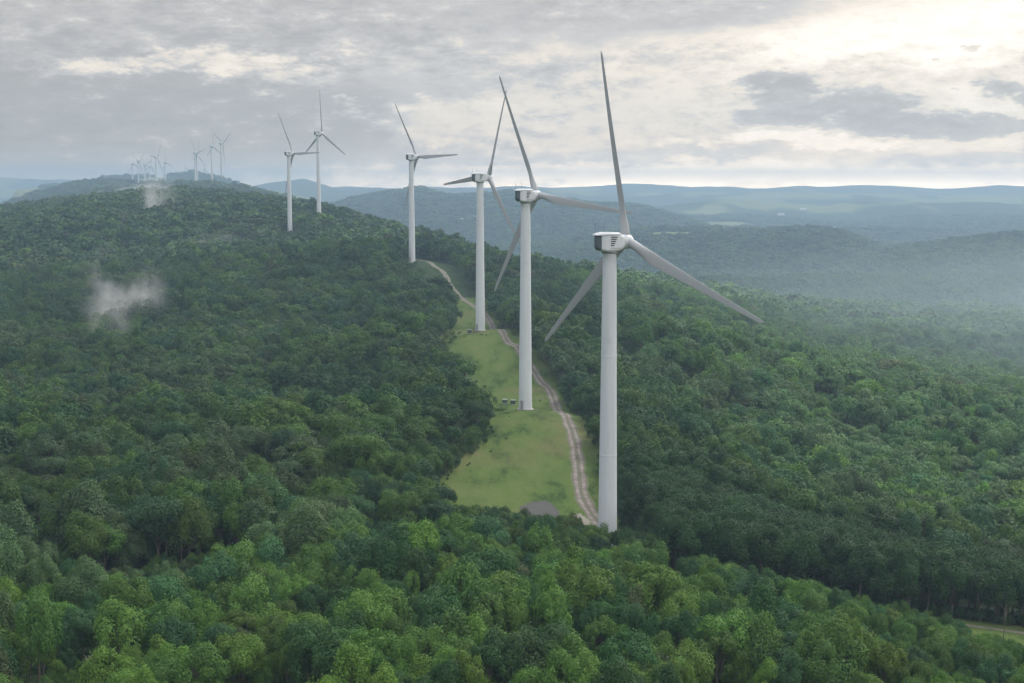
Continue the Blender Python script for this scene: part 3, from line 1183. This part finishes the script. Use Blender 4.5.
weedy = np.clip(fbm(x / 14, y / 22, 91, 3) - 0.52, 0, 1) * 1.5
drw = np.full(len(x), 1e9); drw[near] = dr1
dedge = np.full(len(x), 99.0); dedge[near] = dist_poly(CLEAR, xn, yn)
weedy = np.where((dedge < 5) & (drw > 7), 0.3, weedy)
ok &= np.where(TB == 7, (dn == 0) & (drw > 3.0) & (rng.random(len(x)) < weedy), np.where(TB == 6, (dn > 0.4) & (dn < 6.0), dn > 1.2))
for i, (bx, by, bz) in enumerate(tbase[:6]):
    ok &= np.hypot(x - bx, y - by) > (7.0 if i < 4 else 9.0)
ok &= field_mask(x, y) < 0.4
# a few random gaps
gap = fbm(x / 16, y / 16, 60, 2)
lowgap = (gap > 0.645) & (TB < 2)      # low thicket in the gaps
x, y, TB, dn, lowgap = x[ok], y[ok], TB[ok], dn[ok], lowgap[ok]
z = ground_z(x, y)
nT = len(x)
# species and colour vary in drifts; some light and shade is tinted in too
lo1 = fbm(x / 55, y / 55, 31, 3); lo2 = fbm(x / 120 + 5, y / 120, 32, 3); big = fbm(x / 22, y / 22, 33, 2)
Hh = np.interp(big + rng.normal(0, .12, nT), [0.25, 0.75], [6.5, 13.0])
fg = np.clip((235 - y) / 70, 0, 1)
Hh = Hh * (1 - 0.22 * fg)
small = rng.random(nT) < np.where(y < 300, 0.30, 0.12)
Hh = np.where(small, Hh * rng.uniform(0.5, 0.75, nT), Hh)
Hh *= rng.uniform(0.78, 1.22, nT)
scrub = (dn < 5.0) & (y > 300)
Hh = np.where(TB == 7, rng.uniform(0.25, 0.8, nT) * np.where(dist_poly(CLEAR, x, y) < 5, 2.2, 1.0), Hh)
Hh = np.where(TB == 6, rng.uniform(1.6, 4.6, nT), Hh)
Hh = np.where(scrub & (y < 420), Hh * np.interp(dn, [1.2, 5], [0.35, 0.9]), Hh)
rim = (TB < 6) & (y < 300) & (y > 225) & (dn < 16) & (x > -60) & (x < 80)
Hh = np.where(rim, np.maximum(Hh, 7.5) * np.interp(dn, [1, 16], [1.12, 1.0]), Hh)
rimr = (y < 245) & (x > 60)
Hh = np.where(rimr, np.minimum(Hh, 7.5), Hh)
# low growth in front of the clearing and along the outer rim of the near woods
pxt = 512 + F * x / (y * CP + 70 * SP)
row_lim = np.interp(pxt, [380, 440, 500, 560, 590, 625, 700, 800, 900, 960, 1024, 1100], [480, 500, 510, 517, 525, 528, 556, 586, 610, 628, 650, 668])
cap = CAMZ - (row_lim - 186.5) * y / F * 1.02 - z + rng.normal(0, 0.5, nT)
Hh = np.where((y < 300) & (pxt > 440), np.minimum(Hh, np.maximum(cap, 2.2)), Hh)
for (bx, by, bz) in tbase[3:6]:
    front = (np.abs(x - bx * y / by) < 11) & (y < by) & (y > by - 80)
    Hh = np.where(front, np.minimum(Hh, 3.0), Hh)
Hh = np.where(lowgap, np.minimum(Hh, rng.uniform(2.2, 4.0, nT)), Hh)
back = (TB < 6) & (y > 266) & (y < 330) & (x > 30) & (dn < 25)
Hh = np.where(back, np.maximum(Hh, 12.5), Hh)
SX = Hh / 10.0 * rng.uniform(0.74, 1.02, nT)
SX = SX * (1 - 0.16 * np.clip((270 - y) / 40, 0, 1))
SX = np.where(TB == 7, SX * 1.6, SX)
SX = np.where(TB == 1, SX * 1.08, SX)
SX = np.where(TB == 2, SX * 1.15, SX)
SX = np.where(TB == 3, SX * 1.35, SX)
SX = np.where(TB == 4, SX * 1.9, SX)
SX = np.where(TB == 5, SX * 3.0, SX)
SZ = Hh / 10.0 * np.where(TB >= 4, 1.15, 1.0)
form = rng.choice(4, size=nT, p=[0.36, 0.32, 0.12, 0.20])
form = np.where(Hh < 6.0, 3, form)
tone = np.zeros(nT, int)
r0 = rng.random(nT) * 0.36 + (lo1 - 0.5) * 1.5 + 0.32
tone = np.select([r0 < 0.32, r0 < 0.52, r0 < 0.62, r0 < 0.74], [0, 1, 5, 6], 3)
tone = np.where((rng.random(nT) < 0.02 + 0.05 * np.clip((lo2 - 0.5) * 6, 0, 1)), 4, tone)
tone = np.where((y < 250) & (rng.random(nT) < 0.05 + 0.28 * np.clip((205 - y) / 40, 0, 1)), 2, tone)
tone = np.where((y >= 250) & (y < 600) & (rng.random(nT) < 0.01), 2, tone)
tone = np.where((y > 420) & (tone == 4) & (rng.random(nT) < 0.5), 1, tone)
tone = np.where((y > 330) & (tone == 4) & (rng.random(nT) < 0.5), 3, tone)
plateau = np.clip((x - 25) / 90, 0, 1) * np.clip((y - 300) / 120, 0, 1) * np.clip((1500 - y) / 300, 0, 1)  # where sunlit patches are put into the tree colour
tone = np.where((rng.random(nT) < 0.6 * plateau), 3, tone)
fgz = (y < 262) & ~((y > 250) & (x < -60))  # foreground trees, coloured brighter to look better lit
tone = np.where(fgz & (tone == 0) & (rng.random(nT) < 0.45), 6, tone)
tone = np.where(TB == 7, 2, tone)
backz = (TB != 7) & (y > 264) & (y < 335) & (x > 22) & (dn < 30)
tone = np.where(backz, 0, tone)  # shade of the forest face beyond the track, painted as dark green
tint = TCOL[tone] * (1.10 + 0.95 * plateau + np.where(fgz, 0.48, 0.0))[:, None] * rng.uniform(0.82, 1.2, (nT, 1)) * (1 + rng.normal(0, 0.05, (nT, 3)))  # plateau and foreground tints raised in place of sun between cloud shade
rotz = rng.uniform(0, 2 * math.pi, nT)

# which trees show largest in the picture (nearest first, later ones only where nothing covers them)
cand = np.nonzero(y < 460)[0]
cand = cand[np.argsort(y[cand])]
cover = np.zeros((683, 1024), bool)
vis = np.zeros(nT)
sx_ = np.zeros(nT); sy_ = np.zeros(nT)
YY, XX = np.mgrid[0:683, 0:1024]
for i in cand:
    cz, cr, chh, _, _ = FORMS[FORM_NAMES[form[i]]]
    px, py, dp = project(x[i], y[i], z[i] + cz * SZ[i] * 10)
    rx = cr * SX[i] * 10 * F / dp; ry = (chh * SZ[i] * 10 * 0.95 + cr * SX[i] * 2.0) * F / dp
    sx_[i], sy_[i] = px, py
    x0, x1 = int(max(0, px - rx)), int(min(1024, px + rx + 1)); y0, y1 = int(max(0, py - ry)), int(min(683, py + ry + 1))
    if x1 <= x0 or y1 <= y0: continue
    e = ((XX[y0:y1, x0:x1] - px) / rx) ** 2 + ((YY[y0:y1, x0:x1] - py) / ry) ** 2 < 1
    vis[i] = (e & ~cover[y0:y1, x0:x1]).sum()
    cover[y0:y1, x0:x1] |= e
    z_ = e
indiv = np.argsort(-vis)[:300]
is_ind = np.zeros(nT, bool); is_ind[indiv] = True
print('trees', nT, 'smallest individual px', vis[indiv[-1]], 'far y of individuals', y[indiv].max())

SHAPE = {'round': 'round-topped', 'broad': 'broad', 'upright': 'narrow', 'bushy': 'low bushy'}


def zone(i):
    px, py = sx_[i], sy_[i]
    if py > 655: row = 'on the bottom edge'
    elif py > 615: row = 'near the bottom edge'
    elif py > 570: row = 'in the near woods'
    elif py > 530: row = 'atop the near woods'
    else: row = 'bordering the clearing' if 400 < px < 620 else 'behind the near woods'
    if px < 170: c = 'far left'
    elif px < 340: c = 'left'
    elif px < 500: c = 'left of centre'
    elif px < 680: c = 'below the tower'
    elif px < 850: c = 'right'
    else: c = 'far right'
    return row, c


sets = {}
for i in indiv:
    sets.setdefault((tone[i], form[i]) + zone(i), []).append(i)
NUM = ['', '', 'two', 'three', 'four', 'five', 'six', 'seven', 'eight', 'nine', 'ten']
ORD = ['leftmost', 'second from left', 'third from left', 'fourth from left', 'fifth from left', 'sixth from left', 'seventh from left', 'eighth from left']
tree_label = {}
for (tn, fo, row, c), mem in sets.items():
    base = f'{TINTS[tn][0]} {SHAPE[FORM_NAMES[fo]]} tree {row}, {c}'
    mem = sorted(mem, key=lambda i: sx_[i])
    for k, i in enumerate(mem):
        lb = base
        if len(mem) > 1:
            if k == len(mem) - 1: w = 'rightmost'
            elif len(mem) == 3 and k == 1: w = 'middle one'
            else: w = ORD[min(k, 7)]
            lb = f'{base}, {w} of {NUM[min(len(mem), 10)]}'
        tree_label[i] = lb
print('label sets', len(sets), 'largest', max(len(v) for v in sets.values()), 'longest label', max(len(v.split()) for v in tree_label.values()))

protos = {}
for i in indiv:
    k = int(form[i]) * 4 + int(i) % 4
    fi, cm, tm, _ = VARIANTS[k]
    if k not in protos:
        root = empty('tree')
        link('trunk', tm, root); link('crown', cm, root)
        protos[k] = root
        o = root
    else:
        o = copy_tree(protos[k])
    o.location = (x[i], y[i], z[i] - 0.15)
    o.rotation_euler = (0, 0, rotz[i])
    o.scale = (SX[i], SX[i], SZ[i])
    tag(o, tree_label[i], 'tree', 'leafy trees of the near woods')
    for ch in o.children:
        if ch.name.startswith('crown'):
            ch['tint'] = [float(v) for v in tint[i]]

# the rest of the forest: one object
rest = np.nonzero(~is_ind)[0]
NV, NM, NF = len(VARIANTS), len(MIDV), len(FARV)
tid = np.zeros(len(rest), int)
yr = y[rest]; fr = form[rest]
kk = rng.integers(0, 12, len(rest))
tid = np.where(yr < 330, fr * 4 + kk % 4, np.where(yr < 900, NV + fr * 3 + kk % 3, NV + NM + fr * 2 + kk % 2))
fme = bpy.data.meshes.new('forest')
fme.vertices.add(len(rest))
fme.vertices.foreach_set('co', np.stack([x[rest], y[rest], z[rest] - 0.15], 1).astype(np.float32).ravel())


def addattr(nm, typ, fld, arr):
    a = fme.attributes.new(nm, typ, 'POINT')
    a.data.foreach_set(fld, arr)


addattr('tid', 'INT', 'value', tid.astype(np.int32))
addattr('rot', 'FLOAT_VECTOR', 'vector', np.stack([rest * 0, rest * 0, rotz[rest]], 1).astype(np.float32).ravel())
addattr('scl', 'FLOAT_VECTOR', 'vector', np.stack([SX[rest], SX[rest], SZ[rest]], 1).astype(np.float32).ravel())
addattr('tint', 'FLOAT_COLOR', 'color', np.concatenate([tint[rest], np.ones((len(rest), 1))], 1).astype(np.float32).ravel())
fo = link('forest', fme)
tag(fo, 'unbroken dark green woodland covering the ridge, the plateau and the hills', 'forest', kind='stuff')
src = []
for k, (fi, cm, tm, _) in enumerate(VARIANTS):
    src.append(bpy.data.objects.new('woodland_tree', join_meshes('woodland tree', cm, tm)))
for me in MIDV + FARV:
    src.append(bpy.data.objects.new('woodland_tree', me))

ng = bpy.data.node_groups.new('forest', 'GeometryNodeTree')
ng.interface.new_socket('Geometry', in_out='INPUT', socket_type='NodeSocketGeometry')
ng.interface.new_socket('Geometry', in_out='OUTPUT', socket_type='NodeSocketGeometry')
gi = ng.nodes.new('NodeGroupInput'); go = ng.nodes.new('NodeGroupOutput')


def named(nm, typ):
    nn = ng.nodes.new('GeometryNodeInputNamedAttribute'); nn.data_type = typ
    nn.inputs['Name'].default_value = nm
    return [s for s in nn.outputs if s.enabled and s.name == 'Attribute'][0]


a_tid = named('tid', 'INT'); a_rot = named('rot', 'FLOAT_VECTOR'); a_scl = named('scl', 'FLOAT_VECTOR')
e2r = ng.nodes.new('FunctionNodeEulerToRotation')
ng.links.new(a_rot, e2r.inputs[0])
jn = ng.nodes.new('GeometryNodeJoinGeometry')
for k, s in enumerate(src):
    oi = ng.nodes.new('GeometryNodeObjectInfo'); oi.transform_space = 'ORIGINAL'
    oi.inputs['Object'].default_value = s
    oi.inputs['As Instance'].default_value = False
    cmpn = ng.nodes.new('FunctionNodeCompare'); cmpn.data_type = 'INT'; cmpn.operation = 'EQUAL'
    ins = [q for q in cmpn.inputs if q.enabled]
    ng.links.new(a_tid, ins[0]); ins[1].default_value = k
    iop = ng.nodes.new('GeometryNodeInstanceOnPoints')
    ng.links.new(gi.outputs[0], iop.inputs['Points'])
    ng.links.new(cmpn.outputs[0], iop.inputs['Selection'])
    ng.links.new(oi.outputs['Geometry'], iop.inputs['Instance'])
    ng.links.new(e2r.outputs[0], iop.inputs['Rotation'])
    ng.links.new(a_scl, iop.inputs['Scale'])
    ng.links.new(iop.outputs[0], jn.inputs[0])
ng.links.new(jn.outputs[0], go.inputs[0])
mod = fo.modifiers.new('forest', 'NODES')
mod.node_group = ng

# ------------------------------------------------------------------ bare dead trees among the green
def dead_tree(px, py, Y, h, label, mat, seed, k_=1.0):
    r_ = random.Random(seed)
    p = at_depth(px, py, Y)
    zz = float(ground_z(np.array([p.x]), np.array([p.y]))[0])
    root = empty('dead_tree', (p.x, p.y, zz - .1), r_.uniform(0, 6))
    bm = bmesh.new()
    top = (r_.uniform(-.5, .5), r_.uniform(-.5, .5), h)
    mid = (r_.uniform(-.3, .3), r_.uniform(-.3, .3), h * .5)
    tube(bm, [(0, 0, -.5), mid, top], [.17 * k_, .13 * k_, .04 * k_], 7)
    link('trunk', bm_mesh('trunk', bm, mat, True), root)
    for k in range(7):
        f = r_.uniform(.4, .92)
        a = Vector((0, 0, 0)).lerp(Vector(mid), f * 2) if f < .5 else Vector(mid).lerp(Vector(top), f * 2 - 1)
        an = r_.uniform(0, 6.28); ln = h * r_.uniform(.14, .3)
        e = a + Vector((math.cos(an) * ln * .7, math.sin(an) * ln * .7, ln * .8))
        bm = bmesh.new()
        tube(bm, [a, a.lerp(e, .5) + Vector((0, 0, -.12)), e], [.075 * k_, .05 * k_, .015], 5)
        for q in range(2):
            s_ = a.lerp(e, r_.uniform(.4, .8)); e2 = s_ + Vector((r_.uniform(-.7, .7), r_.uniform(-.7, .7), r_.uniform(.3, .9)))
            tube(bm, [s_, e2], [.03, .012], 4)
        link('branch', bm_mesh('branch', bm, mat, True), root)
    tag(root, label, 'dead tree', 'bare dead trees')


dead_tree(506, 640, 200, 9.5, 'bleached forked dead tree poking from the foliage below the grass clearing', M_PALEBARK, 3)
dead_tree(97, 672, 186, 7.2, 'pale bare dead tree at the lower left corner among brownish crowns', M_PALEBARK, 5)
dead_tree(1003, 640, 250, 7.5, 'thin grey leafless sapling in the grassy opening at lower right', M_BARK, 8, 0.5)
dead_tree(380, 468, 330, 12.0, 'thin pale dead tree among dark crowns left of the grass clearing', M_PALEBARK, 9)

# ------------------------------------------------------------------ far farm buildings
M_BARNWALL = plain('white barn siding', (0.72, 0.72, 0.70), 0.6, 0.1, 0.2)
M_BARNROOF = plain('pale metal roof', (0.60, 0.62, 0.64), 0.4, 0.1, 0.2, 0.5)


def make_barn():
    root = empty('barn')
    bm = bmesh.new()
    L_, W_, h_, r_ = 42.0, 13.0, 7.0, 12.0
    a = [(-L_ / 2, -W_ / 2, -3), (-L_ / 2, W_ / 2, -3), (-L_ / 2, W_ / 2, h_), (-L_ / 2, 0, r_), (-L_ / 2, -W_ / 2, h_)]
    add_rings(bm, [a, [(L_ / 2, y_, z_) for _, y_, z_ in a]])
    link('wall', bm_mesh('wall', bm, M_BARNWALL), root)
    bm = bmesh.new()
    a = [(-W_ / 2 - .8, h_ - .3), (-W_ / 2 - .8, h_ + .2), (0, r_ + .6), (W_ / 2 + .8, h_ + .2), (W_ / 2 + .8, h_ - .3), (0, r_ + .12)]
    add_rings(bm, [[(x_, y_, z_) for y_, z_ in a] for x_ in (-L_ / 2 - .8, L_ / 2 + .8)])
    link('roof', bm_mesh('roof', bm, M_BARNROOF), root)
    bm = bmesh.new(); add_box(bm, (0, -W_ / 2 - .05, 2), (5, .2, 4.5))
    link('door', bm_mesh('door', bm, M_DARK), root)
    return root


bn = make_barn()
BARNS = [(864, 230.5, 'white far barn, rightmost of the specks in the hazy valley'), (836, 229.8, 'white far barn just left of the rightmost speck in the valley'),
         (803, 211, 'white far barn highest up on the hazy valley hillside'), (781, 216, 'long pale far barn below the highest speck on the hazy hillside'),
         (463, 221.5, 'white far barn alone on the blue hill between the third and fourth turbines')]
for i, (px, py, lb) in enumerate(BARNS):
    o = bn if i == 0 else copy_tree(bn)
    p = hit(px, py)
    o.location = (p.x, p.y, drop(p.x, p.y) + 4.0)
    k = p.y / 9000.0
    o.scale = (k, k, k)
    o.rotation_euler = (0, 0, random.uniform(-.3, .3))
    tag(o, lb, 'barn', 'far white barns')
    print('barn', i, [round(v) for v in p])

# ------------------------------------------------------------------ mist and haze
def mat_mist(dens, seed):
    m = bpy.data.materials.new('mist')
    m.use_nodes = True
    t = m.node_tree
    t.nodes.clear()
    b = NB(t)
    tc = b.new('ShaderNodeTexCoord')
    ln = b.new('ShaderNodeVectorMath', operation='LENGTH')
    mp = b.new('ShaderNodeMapping'); t.links.new(tc.outputs['Object'], mp.inputs[0]); mp.inputs['Scale'].default_value = (1.0, 1.0, 0.9); mp.inputs['Location'].default_value = (seed * 3.1, seed, 0)
    f, fc = b.noise(mp.outputs[0], 1.5, 6, 0.62)
    wv = b.new('ShaderNodeVectorMath', operation='MULTIPLY_ADD')
    t.links.new(fc, wv.inputs[0]); wv.inputs[1].default_value = (1.9, 1.9, 1.9)
    t.links.new(tc.outputs['Object'], wv.inputs[2])
    sub = b.new('ShaderNodeVectorMath', operation='SUBTRACT'); t.links.new(wv.outputs[0], sub.inputs[0]); sub.inputs[1].default_value = (.95, .95, .95)
    t.links.new(sub.outputs[0], ln.inputs[0])
    lr = b.new('ShaderNodeVectorMath', operation='LENGTH'); t.links.new(tc.outputs['Object'], lr.inputs[0])
    fall = b.smooth(ln.outputs['Value'], 1.0, 0.05)
    d = b.m('MULTIPLY', b.m('MULTIPLY', b.m('POWER', b.smooth(lr.outputs['Value'], 1.0, 0.0), 1.6), b.smooth(f, 0.44, 0.70)), dens * 2.4)
    pv = b.new('ShaderNodeVolumePrincipled')
    pv.inputs['Color'].default_value = (0.95, 0.96, 0.98, 1)
    pv.inputs['Anisotropy'].default_value = 0.2
    t.links.new(d, pv.inputs['Density'])
    out = b.new('ShaderNodeOutputMaterial')
    t.links.new(pv.outputs[0], out.inputs['Volume'])
    return m


def mist(px, py, Y, rx, ry, rz, dens, label, lift=0.0, seed=0):
    p = at_depth(px, py, Y)
    bm = bmesh.new()
    bmesh.ops.create_icosphere(bm, subdivisions=3, radius=1.0)
    o = link('mist_patch', bm_mesh('mist_patch', bm, mat_mist(dens, seed)))
    o.location = (p.x, p.y, p.z + lift)
    o.scale = (rx, ry, rz)
    o.rotation_euler = (0, 0, seed * 1.3)
    tag(o, label, 'mist', 'wisps of mist over the ridge', 'stuff')


mist(125, 318, 690, 42, 22, 34, 0.6 * 0.083, 'pale wisp of mist above the trees on the left slope, the largest one', 13, 1)
mist(112, 348, 620, 20, 12, 26, 0.55 * 0.053, 'thin tail of mist hanging below the largest wisp', 12, 2)
mist(158, 216, 1200, 28, 15, 36, 0.9 * 0.053, 'small upright wisp of mist near the ridge crest', 12, 3)
mist(140, 193, 1780, 95, 80, 16, 0.027, 'long low bank of mist along the ridge crest below the cluster', 0, 4)
mist(215, 240, 1050, 36, 24, 8, 0.014, 'faint level streak of mist midway up the left slope', 0, 5)

def valley_mist():
    m = bpy.data.materials.new('valley mist'); m.use_nodes = True
    t = m.node_tree; t.nodes.clear(); b = NB(t)
    tc = b.new('ShaderNodeTexCoord')
    ln = b.new('ShaderNodeVectorMath', operation='LENGTH'); t.links.new(tc.outputs['Object'], ln.inputs[0])
    f, _ = b.noise(tc.outputs['Object'], 3.0, 3, 0.55)
    d = b.m('MULTIPLY', b.m('MULTIPLY', b.smooth(ln.outputs['Value'], 1.0, 0.25), b.smooth(f, 0.10, 0.75)), 0.0020)
    pv = b.new('ShaderNodeVolumePrincipled'); pv.inputs['Color'].default_value = (0.66, 0.80, 0.90, 1)
    t.links.new(d, pv.inputs['Density'])
    out = b.new('ShaderNodeOutputMaterial'); t.links.new(pv.outputs[0], out.inputs['Volume'])
    bm = bmesh.new(); bmesh.ops.create_icosphere(bm, subdivisions=4, radius=1.0)
    o = link('valley_mist', bm_mesh('valley_mist', bm, m))
    o.location = (470, 880, -22); o.scale = (560, 500, 80)
    tag(o, 'soft pale mist lying over the plateau and valley on the right', 'mist', kind='stuff')


valley_mist()
bm = bmesh.new()
add_box(bm, (0, 2000, 0), (24000, 26000, 1.0))
hz = bm_mesh('haze', bm, None)
zlo = float(verts[:, 2].min()) - 1.5
ztop = 206.0
for v in hz.vertices:
    v.co.z = zlo if v.co.z < 0 else ztop
    v.co.x = -12100 if v.co.x < 0 else 12100
    v.co.y = -12100 if v.co.y < 2000 else 12100
hm = bpy.data.materials.new('haze')
hm.use_nodes = True
hm.node_tree.nodes.clear()
hb = NB(hm.node_tree)
pv = hb.new('ShaderNodeVolumePrincipled')
pv.inputs['Color'].default_value = (0.42, 0.59, 0.79, 1)
pv.inputs['Density'].default_value = HAZE_DENSITY
pv.inputs['Anisotropy'].default_value = 0.25
ho = hb.new('ShaderNodeOutputMaterial')
hm.node_tree.links.new(pv.outputs[0], ho.inputs['Volume'])
hz.materials.append(hm)
tag(link('haze', hz), kind='stuff')
print('terrain z', verts[:, 2].min(), verts[:, 2].max())
